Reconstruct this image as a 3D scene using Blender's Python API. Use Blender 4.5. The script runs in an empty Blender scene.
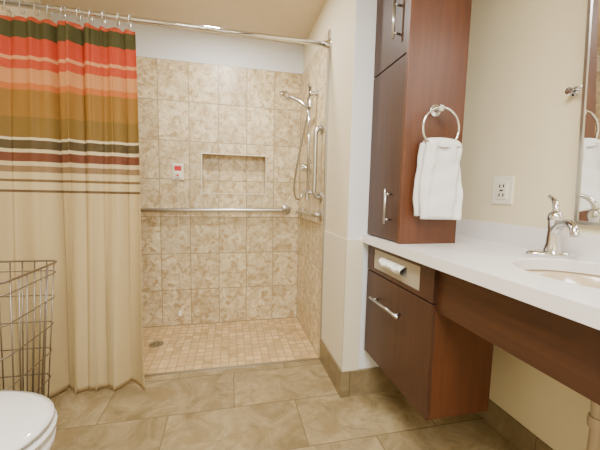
import bpy, bmesh, random
from math import *
from mathutils import Vector, Matrix
random.seed(3)
C=bpy.context.collection
def lin(r,g,b):
    f=lambda c:(c/255/12.92 if c/255<=.04045 else ((c/255+.055)/1.055)**2.4)
    return (f(r),f(g),f(b),1)
# ---------------- materials
def newmat(name):
    m=bpy.data.materials.new(name);m.use_nodes=True
    nt=m.node_tree;return m,nt,nt.nodes['Principled BSDF']
def N(nt,t,**k):
    n=nt.nodes.new(t)
    for a,b in k.items():setattr(n,a,b)
    return n
def simple(name,col,rough=.5,metal=0,noise=0,nscale=20,bump=0,coat=0):
    m,nt,b=newmat(name)
    b.inputs['Roughness'].default_value=rough;b.inputs['Metallic'].default_value=metal
    b.inputs['Coat Weight'].default_value=coat
    geo=N(nt,'ShaderNodeNewGeometry');nz=N(nt,'ShaderNodeTexNoise');nz.inputs['Scale'].default_value=nscale
    nz.inputs['Detail'].default_value=5
    nt.links.new(geo.outputs['Position'],nz.inputs['Vector'])
    cr=N(nt,'ShaderNodeValToRGB')
    c=lin(*col)
    cr.color_ramp.elements[0].position=.3;cr.color_ramp.elements[1].position=.7
    cr.color_ramp.elements[0].color=tuple(x*(1-noise) for x in c[:3])+(1,)
    cr.color_ramp.elements[1].color=tuple(min(1,x*(1+noise)) for x in c[:3])+(1,)
    nt.links.new(nz.outputs['Fac'],cr.inputs[0]);nt.links.new(cr.outputs[0],b.inputs['Base Color'])
    if bump:
        bp=N(nt,'ShaderNodeBump');bp.inputs['Strength'].default_value=bump;bp.inputs['Distance'].default_value=.003
        nt.links.new(nz.outputs['Fac'],bp.inputs['Height']);nt.links.new(bp.outputs[0],b.inputs['Normal'])
    return m
def tile(name,ax,w,h,off,c1,c2,cm,mortar=.004,brick=0,rough=.35,nscale=9,spots=None,spotscale=30,vary=(.93,1.05)):
    m,nt,b=newmat(name)
    geo=N(nt,'ShaderNodeNewGeometry');sp=N(nt,'ShaderNodeSeparateXYZ');cb=N(nt,'ShaderNodeCombineXYZ')
    nt.links.new(geo.outputs['Position'],sp.inputs[0])
    for i,a in enumerate(ax):
        ad=N(nt,'ShaderNodeMath');ad.operation='ADD';ad.inputs[1].default_value=off[i]
        nt.links.new(sp.outputs['XYZ'.index(a)],ad.inputs[0]);nt.links.new(ad.outputs[0],cb.inputs[i])
    br=N(nt,'ShaderNodeTexBrick');br.offset=brick;br.squash=1
    br.inputs['Scale'].default_value=1;br.inputs['Brick Width'].default_value=w;br.inputs['Row Height'].default_value=h
    br.inputs['Mortar Size'].default_value=mortar;br.inputs['Mortar Smooth'].default_value=.1
    br.inputs['Color1'].default_value=(.0,.0,.0,1);br.inputs['Color2'].default_value=(1,1,1,1);br.inputs['Mortar'].default_value=(.5,.5,.5,1)
    nt.links.new(cb.outputs[0],br.inputs['Vector'])
    ml=N(nt,'ShaderNodeVectorMath');ml.operation='MULTIPLY_ADD';ml.inputs[1].default_value=(3,7,5)
    nt.links.new(br.outputs['Color'],ml.inputs[0]);nt.links.new(geo.outputs['Position'],ml.inputs[2])
    nz=N(nt,'ShaderNodeTexNoise');nz.inputs['Scale'].default_value=nscale;nz.inputs['Detail'].default_value=10;nz.inputs['Roughness'].default_value=.7
    nz.inputs['Distortion'].default_value=.8
    nt.links.new(ml.outputs[0],nz.inputs['Vector'])
    cr=N(nt,'ShaderNodeValToRGB');cr.color_ramp.elements[0].position=.36;cr.color_ramp.elements[1].position=.62
    cr.color_ramp.elements[0].color=lin(*c1);cr.color_ramp.elements[1].color=lin(*c2)
    nt.links.new(nz.outputs['Fac'],cr.inputs[0])
    hv=N(nt,'ShaderNodeHueSaturation')
    mr=N(nt,'ShaderNodeMapRange');mr.inputs['To Min'].default_value=vary[0];mr.inputs['To Max'].default_value=vary[1]
    nt.links.new(br.outputs['Color'],mr.inputs[0]);nt.links.new(mr.outputs[0],hv.inputs['Value']);nt.links.new(cr.outputs[0],hv.inputs['Color'])
    last=hv.outputs[0]
    if spots:
        n2=N(nt,'ShaderNodeTexNoise');n2.inputs['Scale'].default_value=spotscale;n2.inputs['Detail'].default_value=5;n2.inputs['Roughness'].default_value=.65
        nt.links.new(ml.outputs[0],n2.inputs['Vector'])
        r2=N(nt,'ShaderNodeValToRGB');r2.color_ramp.elements[0].position=.52;r2.color_ramp.elements[1].position=.62
        r2.color_ramp.elements[0].color=(0,0,0,1);r2.color_ramp.elements[1].color=(.8,.8,.8,1)
        nt.links.new(n2.outputs['Fac'],r2.inputs[0])
        m2=N(nt,'ShaderNodeMixRGB');nt.links.new(r2.outputs[0],m2.inputs[0]);nt.links.new(last,m2.inputs[1]);m2.inputs[2].default_value=lin(*spots)
        last=m2.outputs[0]
    mx=N(nt,'ShaderNodeMixRGB');nt.links.new(br.outputs['Fac'],mx.inputs[0]);nt.links.new(last,mx.inputs[1]);mx.inputs[2].default_value=lin(*cm)
    nt.links.new(mx.outputs[0],b.inputs['Base Color'])
    b.inputs['Roughness'].default_value=rough
    bp=N(nt,'ShaderNodeBump');bp.invert=True;bp.inputs['Strength'].default_value=.4;bp.inputs['Distance'].default_value=.002
    nt.links.new(br.outputs['Fac'],bp.inputs['Height']);nt.links.new(bp.outputs[0],b.inputs['Normal'])
    return m
def wood(name,c1,c2,axis='Z',rough=.42):
    m,nt,b=newmat(name)
    geo=N(nt,'ShaderNodeNewGeometry');mp=N(nt,'ShaderNodeMapping')
    s=[14,14,14];s['XYZ'.index(axis)]=1.0;mp.inputs['Scale'].default_value=s
    nz=N(nt,'ShaderNodeTexNoise');nz.inputs['Scale'].default_value=3;nz.inputs['Detail'].default_value=7;nz.inputs['Roughness'].default_value=.6
    nt.links.new(geo.outputs['Position'],mp.inputs[0]);nt.links.new(mp.outputs[0],nz.inputs['Vector'])
    cr=N(nt,'ShaderNodeValToRGB');cr.color_ramp.elements[0].position=.3;cr.color_ramp.elements[1].position=.7
    cr.color_ramp.elements[0].color=lin(*c1);cr.color_ramp.elements[1].color=lin(*c2)
    nt.links.new(nz.outputs['Fac'],cr.inputs[0]);nt.links.new(cr.outputs[0],b.inputs['Base Color'])
    b.inputs['Roughness'].default_value=rough
    return m
M={}
M['wall']=simple('beige_paint',(229,218,190),.6,noise=.02,nscale=6,bump=.05)
M['wallR']=simple('cream_paint',(232,219,184),.6,noise=.02,nscale=6,bump=.05)
M['white']=simple('white_paint_cool_light',(230,233,238),.55,noise=.01)  # white paint; bluish tint also carries the cool light on the partition end
M['ceil']=simple('ceiling_paint',(222,206,178),.7,noise=.015)
M['guard']=simple('wainscot_panel',(226,218,196),.4,noise=.01)
TW,TH=.2155,.2877
tk=dict(mortar=.0028,nscale=12,spots=(172,142,98),spotscale=24,vary=(.88,1.07))
M['tileB']=tile('shower_tile_back','XZ',TW,TH,(-.13+TW*20,.0+TH*20),(186,162,120),(236,222,186),(156,136,102),**tk)
M['tileR']=tile('shower_tile_side','YZ',TW,TH,(-2.5416+TW*20,TH*20),(186,162,120),(236,222,186),(156,136,102),**tk)
M['mosaic']=tile('shower_mosaic','XY',.052,.052,(5,5),(190,156,104),(228,200,150),(170,142,100),.003,nscale=7,vary=(.8,1.08))
M['floor']=tile('floor_tile','XY',.61,.305,(6.1-.02,6.1+.045),(130,113,80),(172,153,116),(116,100,72),.0022,brick=.5,nscale=6,rough=.2,spots=(144,123,86),spotscale=7)
M['base']=tile('base_tile','XZ',.305,.4,(6.1,.1),(120,104,76),(146,129,98),(104,88,64),.003,nscale=8)
M['baseY']=tile('base_tile_y','YZ',.305,.4,(6.1,.1),(120,104,76),(146,129,98),(104,88,64),.003,nscale=8)
M['chrome']=simple('chrome',(215,215,215),.12,1)
M['steel']=simple('brushed_steel',(190,188,182),.28,1)
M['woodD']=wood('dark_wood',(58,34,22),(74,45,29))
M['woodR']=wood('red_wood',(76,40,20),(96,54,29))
M['woodA']=wood('apron_wood',(62,36,21),(78,47,28),'Y')
M['quartz']=simple('quartz',(236,232,228),.25,noise=.05,nscale=350,coat=.3)
M['porc']=simple('porcelain',(226,225,222),.12,coat=.5)
M['basin']=simple('basin_porcelain',(206,188,156),.15,coat=.5)
M['plast']=simple('ivory_plastic',(236,230,212),.35)
M['dark']=simple('dark_slot',(30,26,22),.5)
M['red']=simple('red_plastic',(200,40,40),.4)
M['cloth']=simple('white_terry',(230,229,227),.95,noise=.06,nscale=260,bump=.8)
M['tissue']=simple('tissue_paper',(238,238,234),.9)
M['panel']=simple('beige_panel',(168,158,138),.4)
M['wire']=simple('wire_metal',(140,130,120),.35,.9)
M['pvc']=simple('white_pvc',(186,170,146),.4)
mm,nt,b=newmat('mirror_glass');b.inputs['Metallic'].default_value=1;b.inputs['Roughness'].default_value=.01;b.inputs['Base Color'].default_value=(.9,.91,.9,1)
M['mirror']=mm
# curtain
mm,nt,b=newmat('striped_fabric')
geo=N(nt,'ShaderNodeNewGeometry');sp=N(nt,'ShaderNodeSeparateXYZ');nt.links.new(geo.outputs['Position'],sp.inputs[0])
mr=N(nt,'ShaderNodeMapRange');mr.inputs['From Min'].default_value=.9;mr.inputs['From Max'].default_value=2.0
nt.links.new(sp.outputs['Z'],mr.inputs[0])
cr=N(nt,'ShaderNodeValToRGB');cr.color_ramp.interpolation='CONSTANT'
ST=[(0,(196,175,130)),(1.035,(104,80,52)),(1.05,(204,184,140)),(1.085,(118,92,58)),(1.10,(204,184,140)),(1.135,(140,112,78)),(1.165,(204,186,146)),(1.185,(112,62,38)),(1.23,(210,193,156)),(1.245,(86,71,40)),(1.29,(214,199,164)),(1.303,(128,99,40)),(1.40,(150,108,42)),(1.53,(196,110,52)),(1.56,(206,144,90)),(1.63,(196,76,46)),(1.67,(218,154,106)),(1.69,(198,70,42)),(1.775,(76,75,38)),(1.85,(200,84,50))]
els=cr.color_ramp.elements
for i,(z,c) in enumerate(ST):
    p=max(0,(z-.9)/1.1)
    e=els[0] if i==0 else (els[1] if i==1 else els.new(p))
    e.position=p;e.color=lin(*c)
nt.links.new(mr.outputs[0],cr.inputs[0]);nt.links.new(cr.outputs[0],b.inputs['Base Color'])
b.inputs['Roughness'].default_value=.75
nz=N(nt,'ShaderNodeTexNoise');nz.inputs['Scale'].default_value=400;nt.links.new(geo.outputs['Position'],nz.inputs['Vector'])
bp=N(nt,'ShaderNodeBump');bp.inputs['Strength'].default_value=.15;bp.inputs['Distance'].default_value=.001
nt.links.new(nz.outputs['Fac'],bp.inputs['Height']);nt.links.new(bp.outputs[0],b.inputs['Normal'])
M['curtain']=mm
# ---------------- geometry helpers
def mk(name,bm,mat,parent=None,smooth=False):
    me=bpy.data.meshes.new(name);bmesh.ops.recalc_face_normals(bm,faces=bm.faces)
    if smooth:
        for f in bm.faces:f.smooth=True
    bm.to_mesh(me);bm.free()
    me.materials.append(M[mat]);o=bpy.data.objects.new(name,me);C.objects.link(o)
    if parent:o.parent=parent
    return o
def empty(name):
    o=bpy.data.objects.new(name,None);C.objects.link(o);return o
def addbox(bm,x0,x1,y0,y1,z0,z1):
    vs=[bm.verts.new((x,y,z)) for x in(x0,x1) for y in(y0,y1) for z in(z0,z1)]
    for f in((0,1,3,2),(4,6,7,5),(0,4,5,1),(2,3,7,6),(0,2,6,4),(1,5,7,3)):bm.faces.new([vs[i] for i in f])
def box(name,x0,x1,y0,y1,z0,z1,mat,parent=None,bev=0):
    bm=bmesh.new();addbox(bm,x0,x1,y0,y1,z0,z1)
    if bev:bmesh.ops.bevel(bm,geom=bm.edges[:],offset=bev,segments=2,affect='EDGES',profile=.5)
    return mk(name,bm,mat,parent)
def cr_spline(P,n=8,closed=False):
    P=[Vector(p) for p in P];out=[];L=len(P)
    segs=L if closed else L-1
    for i in range(segs):
        g=(lambda k:P[k%L]) if closed else (lambda k:P[min(max(k,0),L-1)])
        a,b,c,d=g(i-1),g(i),g(i+1),g(i+2)
        for j in range(n):
            t=j/n
            out.append(.5*((2*b)+(c-a)*t+(2*a-5*b+4*c-d)*t*t+(3*b-a-3*c+d)*t**3))
    if not closed:out.append(P[-1])
    return out
def addtube(bm,P,r,seg=12,closed=False):
    P=[Vector(p) for p in P];n=len(P);rs=r if isinstance(r,(list,tuple)) else [r]*n
    T=[]
    for i in range(n):
        if closed:t=P[(i+1)%n]-P[i-1]
        else:t=P[min(i+1,n-1)]-P[max(i-1,0)]
        T.append(t.normalized())
    ref=Vector((0,0,1)) if abs(T[0].z)<.9 else Vector((1,0,0))
    nrm=T[0].cross(ref).normalized();rings=[]
    for i in range(n):
        nrm=(nrm-T[i]*nrm.dot(T[i])).normalized();bn=T[i].cross(nrm)
        rings.append([bm.verts.new(P[i]+(nrm*cos(2*pi*k/seg)+bn*sin(2*pi*k/seg))*rs[i]) for k in range(seg)])
    for i in range(n if closed else n-1):
        a,b2=rings[i],rings[(i+1)%n]
        for k in range(seg):bm.faces.new((a[k],a[(k+1)%seg],b2[(k+1)%seg],b2[k]))
    if not closed:
        bm.faces.new(rings[0][::-1]);bm.faces.new(rings[-1])
def tube(name,P,r,mat,parent=None,seg=12,spl=0,closed=False):
    if spl:
        Q=cr_spline(P,spl,closed)
        if isinstance(r,(list,tuple)):
            n=len(r);r=[r[min(int(i/spl),n-1)]*(1-(i/spl)%1)+r[min(int(i/spl)+1,n-1)]*((i/spl)%1) for i in range(len(Q))]
        P=Q
    bm=bmesh.new();addtube(bm,P,r,seg,closed);o=mk(name,bm,mat,parent,True)
    return o
def lathe(name,prof,c,axis,mat,parent=None,seg=32):
    c=Vector(c);a=Vector(axis).normalized();u=a.orthogonal().normalized();w=a.cross(u);bm=bmesh.new();rings=[]
    for r,h in prof:
        if r<1e-5:rings.append([bm.verts.new(c+a*h)])
        else:rings.append([bm.verts.new(c+a*h+(u*cos(2*pi*k/seg)+w*sin(2*pi*k/seg))*r) for k in range(seg)])
    for i in range(len(rings)-1):
        A,B=rings[i],rings[i+1]
        for k in range(seg):
            q=[A[k%len(A)],A[(k+1)%len(A)],B[(k+1)%len(B)],B[k%len(B)]]
            q2=[]
            for v in q:
                if v not in q2:q2.append(v)
            if len(q2)>2:bm.faces.new(q2)
    if len(rings[0])>1:bm.faces.new(rings[0][::-1])
    if len(rings[-1])>1:bm.faces.new(rings[-1])
    o=mk(name,bm,mat,parent,True)
    md=o.modifiers.new('e','EDGE_SPLIT');md.split_angle=radians(40)
    return o
# ---------------- room constants
XL,XR,XW=-1.17,.576,1.20
YB,YC,YP=2.5416,1.866,1.467
ZC,ZT=2.24,2.0139
Y0=-1.5
box('floor',XL-.1,XW+.1,Y0-.1,YC-.012,-.1,0,'floor')
box('floor_shower',XL-.1,XR+.1,YC-.012,YB+.1,-.1,-.003,'mosaic')
box('ceiling',XL-.1,XW+.1,Y0-.1,YB+.15,ZC,ZC+.1,'ceil')
box('wall_left',XL-.1,XL,Y0-.1,YB+.15,-.1,ZC,'wall')
box('wall_right',XW,XW+.1,Y0-.1,YP,-.1,ZC,'wallR')
box('wall_rear',XL,XW,Y0-.1,Y0,-.1,ZC,'wall')
box('wall_partition',XR,XW+.1,YP,YB+.15,-.1,ZC,'wall')
box('wall_end',XR+.001,XW,YP-.004,YP,0,ZC,'white')  # cool daylight on this face is put into the bluish-white colour
bm=bmesh.new()
nx0,nx1,nz0,nz1=-.208,.28,1.052,1.35
for a in((XL,nx0,-.1,ZT),(nx1,XR,-.1,ZT),(nx0,nx1,-.1,nz0),(nx0,nx1,nz1,ZT)):
    addbox(bm,a[0],a[1],YB,YB+.1,a[2],a[3])
addbox(bm,nx0-.02,nx1+.02,YB+.085,YB+.12,nz0-.02,nz1+.02)
mk('wall_back',bm,'tileB')
box('wall_header',XL,XR,YB+.012,YB+.1,ZT,ZC,'white')
bm=bmesh.new();t=.006
addbox(bm,nx0-t,nx1+t,YB-.003,YB+.01,nz0-t,nz0);addbox(bm,nx0-t,nx1+t,YB-.003,YB+.01,nz1,nz1+t)
addbox(bm,nx0-t,nx0,YB-.003,YB+.01,nz0,nz1);addbox(bm,nx1,nx1+t,YB-.003,YB+.01,nz0,nz1)
mk('trim_niche',bm,'plast')
box('wall_side',XR-.008,XR,YC-.01,YB,-.003,ZT,'tileR')
box('wall_alcove',XL,XL+.008,YC-.01,YB,-.003,ZT,'tileR')
box('trim_edge',XR-.013,XR,YC-.028,YC-.01,0,ZT,'steel')
box('trim_threshold',XL,XR-.008,YC-.03,YC-.008,-.003,.003,'steel')
box('trim_guard',XR-.006,XR,YP-.008,YC-.028,.14,.835,'guard',bev=.001)
box('trim_guard_end',XR-.006,.66,YP-.012,YP-.004,.14,.835,'guard')
box('baseboard_partition',XR-.014,XR,YP-.004,YC-.028,0,.14,'baseY')
box('baseboard_end',XR-.014,XW,YP-.018,YP-.004,0,.14,'base')
box('baseboard_right',XW-.012,XW,Y0,YP-.018,0,.11,'baseY')
box('baseboard_left',XL,XL+.012,Y0,YC-.03,0,.11,'baseY')
# ---------------- shower drain
e=empty('shower_drain')
lathe('drain_cover',[(.05,0),(.05,.003),(.044,.004),(0,.004)],(-.5,2.24,-.0035),(0,0,1),'steel',e)
bm=bmesh.new()
for k in range(12):
    a=2*pi*k/12
    for r in(.018,.033):
        x=-.5+r*cos(a);y=2.24+r*sin(a);addbox(bm,x-.003,x+.003,y-.003,y+.003,.0003,.0009)
mk('drain_holes',bm,'dark',e)
# ---------------- grab bars
def grab(name,p0,p1,d,r=.015,off=.04):
    e=empty(name);p0=Vector(p0);p1=Vector(p1);d=Vector(d);t=(p1-p0).normalized()
    P=[p0,p0+d*(off*.6),p0+d*off+t*.03,p0+d*off+t*.06]
    Q=[p1+d*off-t*.06,p1+d*off-t*.03,p1+d*(off*.6),p1]
    tube('bar',cr_spline(P,5)+cr_spline(Q,5),r,'steel',e,16)
    for i,p in enumerate((p0,p1)):
        lathe('flange_%d'%(i+1),[(.038,0),(.038,.006),(.032,.012),(.018,.014)],p,d,'steel',e)
    return e
grab('grab_bar',(-1.1,YB,.91),(.45,YB,.925),(0,-1,0))
grab('grab_bar.001',(XR-.008,1.935,1.47),(XR-.008,1.935,1.04),(-1,0,0),.014,.042)
grab('grab_bar.002',(XR-.008,2.47,.915),(XR-.008,1.925,.925),(-1,0,0),.015,.04)
e=empty('shower_slide_bar_set');xb=.515;yb=2.07
tube('slide_bar',[(xb,yb,1.03),(xb,yb,1.77)],.011,'chrome',e)
for i,z in enumerate((1.07,1.72)):
    tube('bracket_%d'%(i+1),[(XR-.008,yb,z),(xb,yb,z)],.014,'chrome',e)
    lathe('rosette_%d'%(i+1),[(.028,0),(.028,.006),(.014,.014)],(XR-.008,yb,z),(-1,0,0),'chrome',e)
for i,z in enumerate((1.03,1.77)):
    lathe('cap_%d'%(i+1),[(0,-.012),(.014,-.01),(.014,.01),(0,.012)],(xb,yb,z),(0,0,1),'chrome',e)
lathe('slider',[(.02,-.03),(.022,0),(.02,.03)],(xb,yb,1.66),(0,0,1),'chrome',e)
h0=Vector((xb-.02,yb+.02,1.64));h1=Vector((.375,2.22,1.735))
tube('handle',[h0-Vector((-.012,.012,.06)),h0,h0.lerp(h1,.5)+Vector((0,0,.012)),h1],[.011,.014,.013,.02],'chrome',e,14,6)
hd=Vector((-.55,.1,-.83)).normalized()
lathe('shower_head',[(.012,-.03),(.03,-.018),(.045,0),(.046,.012),(.04,.018),(0,.018)],h1,hd,'chrome',e)
tube('hose',[h0-Vector((-.012,.012,.06)),(.495,2.12,1.50),(.47,2.2,1.28),(.46,2.26,1.12),(.48,2.3,1.03),(.52,2.33,1.02),(.55,2.35,1.07)],.007,'steel',e,10,8)
lathe('supply_elbow',[(.028,0),(.028,.008),(.014,.012),(.014,.03),(0,.034)],(XR-.008,2.35,1.07),(-1,0,0),'chrome',e)
e=empty('shower_valve')
lathe('escutcheon',[(.075,0),(.072,.008),(.03,.014),(.026,.05),(.02,.056),(0,.057)],(XR-.008,2.26,1.25),(-1,0,0),'chrome',e)
tube('lever',[(XR-.058,2.26,1.25),(XR-.075,2.22,1.24),(XR-.085,2.16,1.225)],[.011,.008,.007],'chrome',e,12,5)
# emergency pull cord
e=empty('emergency_pull_switch')
box('switch_plate',-.423,-.343,YB-.012,YB,1.145,1.27,'plast',e,.004)
box('red_label',-.408,-.358,YB-.015,YB-.011,1.215,1.25,'red',e,.001)
box('switch_body',-.403,-.363,YB-.028,YB-.011,1.16,1.2,'plast',e,.004)
box('red_lamp',-.39,-.376,YB-.031,YB-.027,1.172,1.186,'red',e)
tube('cord',[(-.383,YB-.02,1.162),(-.384,YB-.02,.6),(-.385,YB-.02,.13)],.0013,'plast',e,6)
lathe('cord_pull',[(.003,.0),(.014,-.012),(.016,-.045),(0,-.05)],(-.385,YB-.02,.13),(0,0,1),'plast',e)
# ---------------- curtain rod + curtain
yr=1.842;zr=1.93
e=empty('shower_curtain_rod')
tube('rod',[(XL+.001,yr,zr),(XR-.001,yr,zr)],.0135,'chrome',e,16)
lathe('flange_right',[(.036,0),(.036,.008),(.024,.016),(.018,.035)],(XR,yr,zr),(-1,0,0),'chrome',e)
lathe('flange_left',[(.036,0),(.036,.008),(.024,.016),(.018,.035)],(XL,yr,zr),(1,0,0),'chrome',e)
e=empty('shower_curtain')
bm=bmesh.new();NU,NV=300,70;grid=[]
x0t,x1t=-1.15,-.475
for j in range(NV+1):
    v=j/NV;z=1.875-(1.875-.015)*v;row=[]
    yb0=yr-.005-.095*min(1,v*1.1)**1.1
    for i in range(NU+1):
        u=i/NU
        ph=u*2*pi*5.4+1.7*sin(u*8+.6)+.8*sin(v*2.4+u*6)*v
        amp=(.021+.024*v)*(.7+.5*sin(u*12+1+v*1.5))
        x=x0t+(x1t-x0t)*u+.015*sin(2*ph)*(.3+.6*v)
        x+=(.03*v if u>.8 else 0)*(u-.8)*5
        y=yb0+amp*sin(ph)+.006*sin(2.7*ph+1+v*2)+.007*(1-v)**3*sin(u*2*pi*11.5)
        sag=.010*(.5-.5*cos(u*2*pi*11.5))*(1-v)**6
        zz=z+(.006*sin(ph) if j==NV else 0)-sag
        row.append(bm.verts.new((x,y,zz)))
    grid.append(row)
for j in range(NV):
    for i in range(NU):bm.faces.new((grid[j][i],grid[j][i+1],grid[j+1][i+1],grid[j+1][i]))
o=mk('curtain_fabric',bm,'curtain',e,True)
md=o.modifiers.new('s','SOLIDIFY');md.thickness=.002
bm=bmesh.new()
for k in range(12):
    x=-1.145+k*.0587+random.uniform(-.005,.005)
    addtube(bm,[(x+.002*sin(a),yr+.021*cos(a),zr-.012+.03*sin(a)) for a in [2*pi*q/20 for q in range(20)]],.0022,8,True)
mk('curtain_rings',bm,'steel',e,True)
# ---------------- wire hamper basket
e=empty('wire_hamper_basket')
cx,cy=-.945,1.40
def sqr(zz,hw,n=10):
    pts=[];r=.05
    for (sx,sy,a0) in((1,1,0),(-1,1,90),(-1,-1,180),(1,-1,270)):
        for k in range(n//2+1):
            a=radians(a0+90*k/(n//2));pts.append(Vector((cx+sx*(hw-r)+r*cos(a),cy+sy*(hw-r)+r*sin(a),zz)))
    return pts
def hw(z):return .150+.045*z/.735
bm=bmesh.new()
addtube(bm,sqr(.735,hw(.735)),.0045,8,True);addtube(bm,sqr(.004,hw(0)),.004,8,True)
for z in(.10,.22,.34,.46,.58,.69):addtube(bm,sqr(z,hw(z)),.0025,6,True)
def side(zz,s,t):
    h=hw(zz)
    return {0:(cx+h,cy+t*(h-.03),zz),1:(cx-h,cy+t*(h-.03),zz),2:(cx+t*(h-.03),cy+h,zz),3:(cx+t*(h-.03),cy-h,zz)}[s]
for s in range(4):
    for k in range(7):
        t=-.85+1.7*k/6
        addtube(bm,[side(.004,s,t),side(.735,s,t)],.0026,6)
for k in range(8):
    t=-.12+.24*k/7
    addtube(bm,[(cx+t,cy-.148,.004),(cx+t,cy+.148,.004)],.002,6);addtube(bm,[(cx-.148,cy+t,.004),(cx+.148,cy+t,.004)],.002,6)
mk('wire_frame',bm,'wire',e,True)
# ---------------- toilet facing +X
e=empty('toilet');ty=.895;tip=-.470
def oval(x,y,z,front,back,half,n=40):
    pts=[]
    for k in range(n):
        a=2*pi*k/n;c,s=cos(a),sin(a)
        L=front if c>0 else back
        p=1.0 if c>0 else .75
        pts.append(Vector((x+L*(abs(c)**p)*(1 if c>0 else -1),y+half*(abs(s)**(.95))*(1 if s>0 else -1),z)))
    return pts
def loft(name,loops,mat,parent,cap=(1,1)):
    bm=bmesh.new();R=[[bm.verts.new(p) for p in l] for l in loops];n=len(R[0])
    for a,b2 in zip(R[:-1],R[1:]):
        for k in range(n):bm.faces.new((a[k],a[(k+1)%n],b2[(k+1)%n],b2[k]))
    if cap[0]:bm.faces.new(R[0][::-1])
    if cap[1]:bm.faces.new(R[-1])
    return mk(name,bm,mat,parent,True)
bx=tip-.27
loft('bowl',[oval(bx-.12,ty,.0,.2,.22,.115),oval(bx-.12,ty,.03,.195,.22,.11),oval(bx-.12,ty,.12,.19,.22,.1),oval(bx-.07,ty,.22,.22,.23,.125),oval(bx-.02,ty,.30,.26,.24,.16),oval(bx,ty,.36,.268,.25,.182),oval(bx,ty,.384,.27,.25,.187),oval(bx,ty,.392,.254,.245,.172)],'porc',e)
loft('seat',[oval(bx,ty,.400,.250,.22,.170),oval(bx,ty,.405,.274,.22,.191),oval(bx,ty,.415,.274,.22,.191),oval(bx,ty,.419,.256,.22,.174)],'porc',e)
loft('lid',[oval(bx,ty,.4265,.250,.21,.170),oval(bx,ty,.431,.27,.215,.188),oval(bx,ty,.439,.268,.215,.186),oval(bx,ty,.446,.25,.20,.168),oval(bx,ty,.450,.17,.15,.11),oval(bx,ty,.451,.02,.02,.02)],'porc',e)
loft('seat_core',[oval(bx,ty,.388,.22,.2,.14),oval(bx,ty,.43,.22,.2,.14)],'porc',e)
box('hinge_block',bx-.24,bx-.19,ty-.08,ty+.08,.39,.432,'porc',e,.006)
box('neck',XL+.03,bx-.2,ty-.11,ty+.11,.2,.392,'porc',e,.03)
box('tank',XL+.012,XL+.17,ty-.22,ty+.22,.385,.74,'porc',e,.025)
box('tank_lid',XL+.005,XL+.18,ty-.23,ty+.23,.74,.775,'porc',e,.012)
tube('flush_lever',[(XL+.17,ty-.15,.69),(XL+.19,ty-.15,.69),(XL+.195,ty-.08,.68)],.006,'chrome',e)
# ---------------- vanity
e=empty('vanity_cabinet')
fx=.682
box('carcass',fx+.018,.952,.92,YP-.018,.256,.82,'woodR',e,.001)
box('lower_drawer_front',fx,fx+.017,.918,1.463-.02,.258,.684,'woodD',e,.002)
bm=bmesh.new();ya,yb_,za,zb=.918,1.443,.690,.816
addbox(bm,fx,fx+.017,ya,yb_,za,za+.018);addbox(bm,fx,fx+.017,ya,yb_,zb-.016,zb)
addbox(bm,fx,fx+.017,ya,1.0,za+.018,zb-.016);addbox(bm,fx,fx+.017,1.38,yb_,za+.018,zb-.016)
mk('tissue_drawer_front',bm,'woodD',e)
box('tissue_panel',fx+.004,fx+.0175,1.0,1.38,.706,.802,'panel',e)
box('tissue_slot',fx+.002,fx+.006,1.09,1.30,.735,.775,'steel',e,.001)
bm=bmesh.new();G=[]
for i in range(25):
    u=i/24;row=[]
    for j in range(9):
        v=j/8
        row.append(bm.verts.new((fx+.001-.022*sin(pi*v)-.004*sin(u*23+v*3),1.10+.19*u,.732+.044*v+.004*sin(u*14)*sin(pi*v))))
    G.append(row)
for i in range(24):
    for j in range(8):bm.faces.new((G[i][j],G[i+1][j],G[i+1][j+1],G[i][j+1]))
mk('tissue',bm,'tissue',e,True)
tube('pull_handle',[(fx-.028,1.09,.572),(fx-.028,1.345,.572)],.0065,'steel',e)
for i,y in enumerate((1.12,1.315)):tube('handle_post_%d'%(i+1),[(fx,y,.572),(fx-.028,y,.572)],.005,'steel',e)
box('apron',.70,.72,-.25,.92,.66,.82,'woodA',e,.001)
box('apron_underside',.72,.76,-.25,.92,.66,.68,'woodD',e)
CX,CY,EA,EB=.972,.615,.185,.215
bm=bmesh.new();zt,zb=.86,.822;x0,x1=.655,XW;y0,y1=.36,.89;n=96
def rectp(a):
    c,s=cos(a),sin(a);k=1e9
    if c>1e-9:k=min(k,(x1-CX)/c)
    if c<-1e-9:k=min(k,(x0-CX)/c)
    if s>1e-9:k=min(k,(y1-CY)/s)
    if s<-1e-9:k=min(k,(y0-CY)/s)
    return CX+c*k,CY+s*k
angs=[2*pi*k/n for k in range(n)]+[atan2(yy-CY,xx-CX)%(2*pi) for xx in(x0,x1) for yy in(y0,y1)]
angs=sorted(set(angs));n=len(angs)
it=[];ot=[];ib=[];ob=[];im=[]
for a in angs:
    r=1/sqrt((cos(a)/EA)**2+(sin(a)/EB)**2);ex,ey=CX+r*cos(a),CY+r*sin(a);ox,oy=rectp(a)
    it.append(bm.verts.new((CX+(ex-CX)*1.012,CY+(ey-CY)*1.012,zt)));im.append(bm.verts.new((ex,ey,zt-.003)));ib.append(bm.verts.new((ex,ey,zb)))
    ot.append(bm.verts.new((ox,oy,zt)));ob.append(bm.verts.new((ox,oy,zb)))
for k in range(n):
    q=(k+1)%n
    for A,B in((it,ot),(it,im),(im,ib),(ib,ob),(ot,ob)):bm.faces.new((A[k],A[q],B[q],B[k]))
addbox(bm,x0,x1,y1,YP-.004,zb,zt);addbox(bm,x0,x1,-.27,y0,zb,zt)
mk('countertop',bm,'quartz',e)
bm=bmesh.new()
addbox(bm,XW-.018,XW,-.27,YP-.004,zt,zt+.085)
addbox(bm,.952,XW-.018,YP-.022,YP-.004,zt,zt+.085)
mk('trim_backsplash',bm,'quartz')
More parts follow.
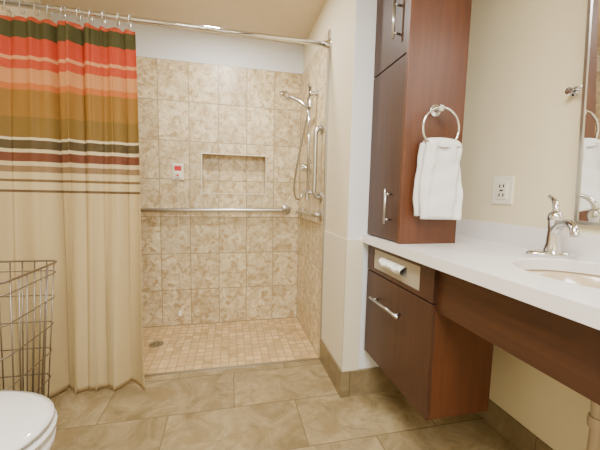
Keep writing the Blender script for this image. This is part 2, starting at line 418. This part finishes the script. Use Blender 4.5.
def el(s,z,dy=0):return [Vector((CX+EA*s*cos(2*pi*k/64),CY+EB*s*sin(2*pi*k/64),z)) for k in range(64)]
loft('sink_basin',[el(1.12,.8215),el(1.04,.8215),el(1.0,.81),el(.95,.78),el(.85,.74),el(.65,.705),el(.4,.69),el(.12,.686)],'basin',e,(0,1))
lathe('sink_drain',[(0,0),(.022,0),(.024,.003),(0,.004)],(CX,CY,.687),(0,0,1),'chrome',e)
tube('drain_pipe',[(CX,CY,.69),(CX,CY,.6),(1.0,.64,.53),(1.06,.67,.50),(1.12,.69,.44),(1.13,.69,.34),(1.13,.69,.2),(1.13,.69,.0)],.016,'pvc',e,14,6)
lathe('pipe_nut',[(.022,-.018),(.024,0),(.022,.018)],(1.13,.69,.36),(0,0,1),'pvc',e)
# faucet
e=empty('faucet');F=Vector((1.095,.855,.86));d=Vector((CX-1.095,CY-.855,0)).normalized();p=Vector((-d.y,d.x,0))
bm=bmesh.new();rings=[]
for (s,z) in((1,0),(1,.008),(.93,.014),(.7,.018)):
    rr=[]
    for k in range(40):
        a=2*pi*k/40;ca,sa=cos(a),sin(a)
        q=F+p*(.078*s*(abs(ca)**.8)*(1 if ca>0 else -1))+d*(.03*s*sa)
        rr.append(bm.verts.new((q.x,q.y,.86+z)))
    rings.append(rr)
for A,B in zip(rings[:-1],rings[1:]):
    for k in range(40):bm.faces.new((A[k],A[(k+1)%40],B[(k+1)%40],B[k]))
bm.faces.new(rings[-1]);bm.faces.new(rings[0][::-1]);mk('base_plate',bm,'chrome',e,True)
lathe('body',[(.030,.012),(.026,.022),(.021,.045),(.019,.09),(.021,.12),(.0235,.128),(.0235,.138),(.020,.15),(.01,.158),(0,.16)],F,(0,0,1),'chrome',e)
tube('spout',[F+Vector((0,0,.085))+d*.005,F+d*.035+Vector((0,0,.112)),F+d*.075+Vector((0,0,.122)),F+d*.11+Vector((0,0,.108)),F+d*.122+Vector((0,0,.085))],[.017,.015,.0135,.012,.0125],'chrome',e,16,6)
tube('lever',[F+Vector((0,0,.152)),F+Vector((0,0,.172))-d*.004,F-d*.022+Vector((0,0,.195)),F-d*.05+Vector((0,0,.208))],[.011,.010,.008,.0075],'chrome',e,12,6)
# ---------------- linen tower
e=empty('linen_tower_cabinet')
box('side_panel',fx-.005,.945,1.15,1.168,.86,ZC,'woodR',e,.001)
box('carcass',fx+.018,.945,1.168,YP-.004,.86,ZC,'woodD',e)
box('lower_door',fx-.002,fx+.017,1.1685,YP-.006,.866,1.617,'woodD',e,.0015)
box('upper_door',fx-.002,fx+.017,1.1685,YP-.006,1.623,ZC-.004,'woodD',e,.0015)
for i,(z0,z1) in enumerate(((.935,1.085),(1.70,1.85))):
    y=1.235
    tube('handle_%d'%(i+1),[(fx-.030,y,z0),(fx-.030,y,z1)],.006,'steel',e)
    for j,z in enumerate((z0+.02,z1-.02)):tube('post_%d_%d'%(i+1,j+1),[(fx-.002,y,z),(fx-.030,y,z)],.0045,'steel',e)
# towel ring
e=empty('towel_ring');rc=Vector((.808,1.105,1.325));rr=.08
lathe('rosette',[(.024,0),(.024,.008),(.012,.014),(.010,.04),(.013,.046),(0,.05)],(.805,1.15,1.402),(0,-1,0),'chrome',e)
tube('ring',[rc+Vector((rr*sin(a),0,rr*cos(a))) for a in [2*pi*k/48 for k in range(48)]],.0048,'chrome',e,12,0,True)
e=empty('hand_towel')
def towel(name,yc,zt_,zb_,w0,w1,th,cxx,ph):
    loops=[];K=30
    for j in range(K+1):
        v=j/K;z=zt_+(zb_-zt_)*v
        sh=.75+.25*sin(v/.06*pi/2) if v<.06 else 1
        w=(w0+(w1-w0)*min(1,v*1.6)**.7)/2;t=th*sh*(1.0-.15*v)
        L=[]
        for k in range(72):
            a=2*pi*k/72;c,s=cos(a),sin(a)
            X=w*(abs(c)**.35)*(1 if c>0 else -1);Y=t*(abs(s)**.5)*(1 if s>0 else -1)
            Y+=.007*sin(X*75+ph+v)*(1-.3*v)+.004*sin(X*150+v*5)+.002*sin(v*22+X*30)
            L.append(Vector((cxx+X*(1+.02*sin(v*9+ph))+.002*sin(v*6+ph),yc+Y,z+.006*sin(X*30+ph)*v)))
        loops.append(L)
    return loft(name,loops,'cloth',e)
towel('back_layer',1.118,1.268,.985,.15,.183,.011,.812,1.0)
towel('front_layer',1.088,1.268,.972,.148,.180,.013,.815,2.2)
loops=[]
for j in range(9):
    a=pi*j/8;y=1.104+.026*cos(a)*-1;z=1.258+.02*sin(a)
    loops.append([Vector((.813+.07*cos(2*pi*k/32),y+.004*sin(2*pi*k/32),z+.012*sin(2*pi*k/32))) for k in range(32)])
loft('fold',loops,'cloth',e)
# ---------------- outlet
e=empty('wall_outlet');oy0,oy1,oz0,oz1=1.125,1.232,1.03,1.155;om=(oy0+oy1)/2
box('cover_plate',XW-.007,XW,oy0,oy1,oz0,oz1,'plast',e,.003)
box('receptacle',XW-.011,XW-.006,om-.028,om+.028,oz0+.022,oz1-.022,'plast',e,.002)
bm=bmesh.new()
for z in(oz0+.035,oz1-.05):
    addbox(bm,XW-.0118,XW-.01,om-.013,om-.007,z,z+.014);addbox(bm,XW-.0118,XW-.01,om+.007,om+.013,z,z+.014)
addbox(bm,XW-.0122,XW-.01,om-.008,om+.008,1.089,1.096)
mk('slots',bm,'dark',e)
# ---------------- tilted mirror
e=empty('wall_mirror');mx=1.186;ym=.848
box('mirror_glass',mx,mx+.006,-.25,ym,.985,2.1,'mirror',e)
box('mirror_backing',mx+.006,XW-.002,-.25,ym-.004,.985,2.1,'panel',e)
bm=bmesh.new();t=.010
addbox(bm,mx-.004,XW-.001,ym,ym+t,.975,2.11);addbox(bm,mx-.004,XW-.001,-.25-t,-.25,.975,2.11)
addbox(bm,mx-.004,XW-.001,-.25,ym,.973,.985);addbox(bm,mx-.004,XW-.001,-.25,ym,2.1,2.112)
mk('frame',bm,'steel',e)
piv=Vector((XW-.001,0,.975))
e.matrix_world=Matrix.Translation(piv)@Matrix.Rotation(radians(-3.2),4,'Y')@Matrix.Translation(-piv)
e=empty('mirror_pivot_bracket')
lathe('rosette',[(.016,0),(.016,.006),(.008,.01),(.008,.028),(.012,.034),(0,.036)],(XW,.91,1.44),(-1,0,0),'chrome',e)
tube('arm',[(1.17,.91,1.44),(1.165,.86,1.44)],.005,'chrome',e)
# ---------------- lights
def area(name,loc,sx,sy,en,col,rot=(0,0,0)):
    l=bpy.data.lights.new(name,'AREA');l.shape='RECTANGLE';l.size=sx;l.size_y=sy;l.energy=en;l.color=col
    o=bpy.data.objects.new(name,l);o.location=loc;o.rotation_euler=rot;C.objects.link(o);return o
e=empty('ceiling_light')
box('housing',-.45,.45,-.05,.45,ZC-.03,ZC,'white',e,.004)
l=area('lamp_panel',(0,.2,ZC-.033),.85,.46,50,(1,.975,.925));l.parent=e
e=empty('shower_ceiling_light')
lathe('housing',[(.07,0),(.07,-.004),(.06,-.006)],(-.05,1.90,ZC),(0,0,1),'white',e)
l=area('lamp',(-.05,1.90,ZC-.008),.1,.1,20,(1,.965,.9));l.parent=e
e=empty('vanity_light')
box('backplate',XW-.03,XW,.0,.7,2.14,2.2,'steel',e,.004)
l=area('lamp',(XW-.035,.35,2.17),.66,.05,11,(1,.95,.87),(0,radians(-70),0));l.parent=e
e=empty('rear_cool_fill')  # cool fill light added behind the camera, given a ceiling housing
box('housing',-.45,.45,-1.2,-.8,ZC-.03,ZC,'white',e,.004)
l=area('lamp_panel',(0,-1.0,ZC-.033),.8,.35,42,(.92,.96,1));l.parent=e
w=bpy.data.worlds.new('w');bpy.context.scene.world=w;w.use_nodes=True;w.node_tree.nodes['Background'].inputs[0].default_value=(1,.97,.92,1);w.node_tree.nodes['Background'].inputs[1].default_value=.5
# ---------------- camera
f,yaw,pit,rol,H=312.0224,.2219,.0983,.0210,1.0563
cd=bpy.data.cameras.new('camera');cam=bpy.data.objects.new('camera',cd);C.objects.link(cam);bpy.context.scene.camera=cam
cd.sensor_fit='HORIZONTAL';cd.sensor_width=36;cd.lens=36*f/600;cd.clip_start=.02
F_=Vector((sin(yaw)*cos(pit),cos(yaw)*cos(pit),-sin(pit)));R_=Vector((cos(yaw),-sin(yaw),0));U_=R_.cross(F_)
R2=R_*cos(rol)+U_*sin(rol);U2=U_*cos(rol)-R_*sin(rol)
mt=Matrix((( R2.x,U2.x,-F_.x,0),(R2.y,U2.y,-F_.y,0),(R2.z,U2.z,-F_.z,H),(0,0,0,1)))
cam.matrix_world=mt
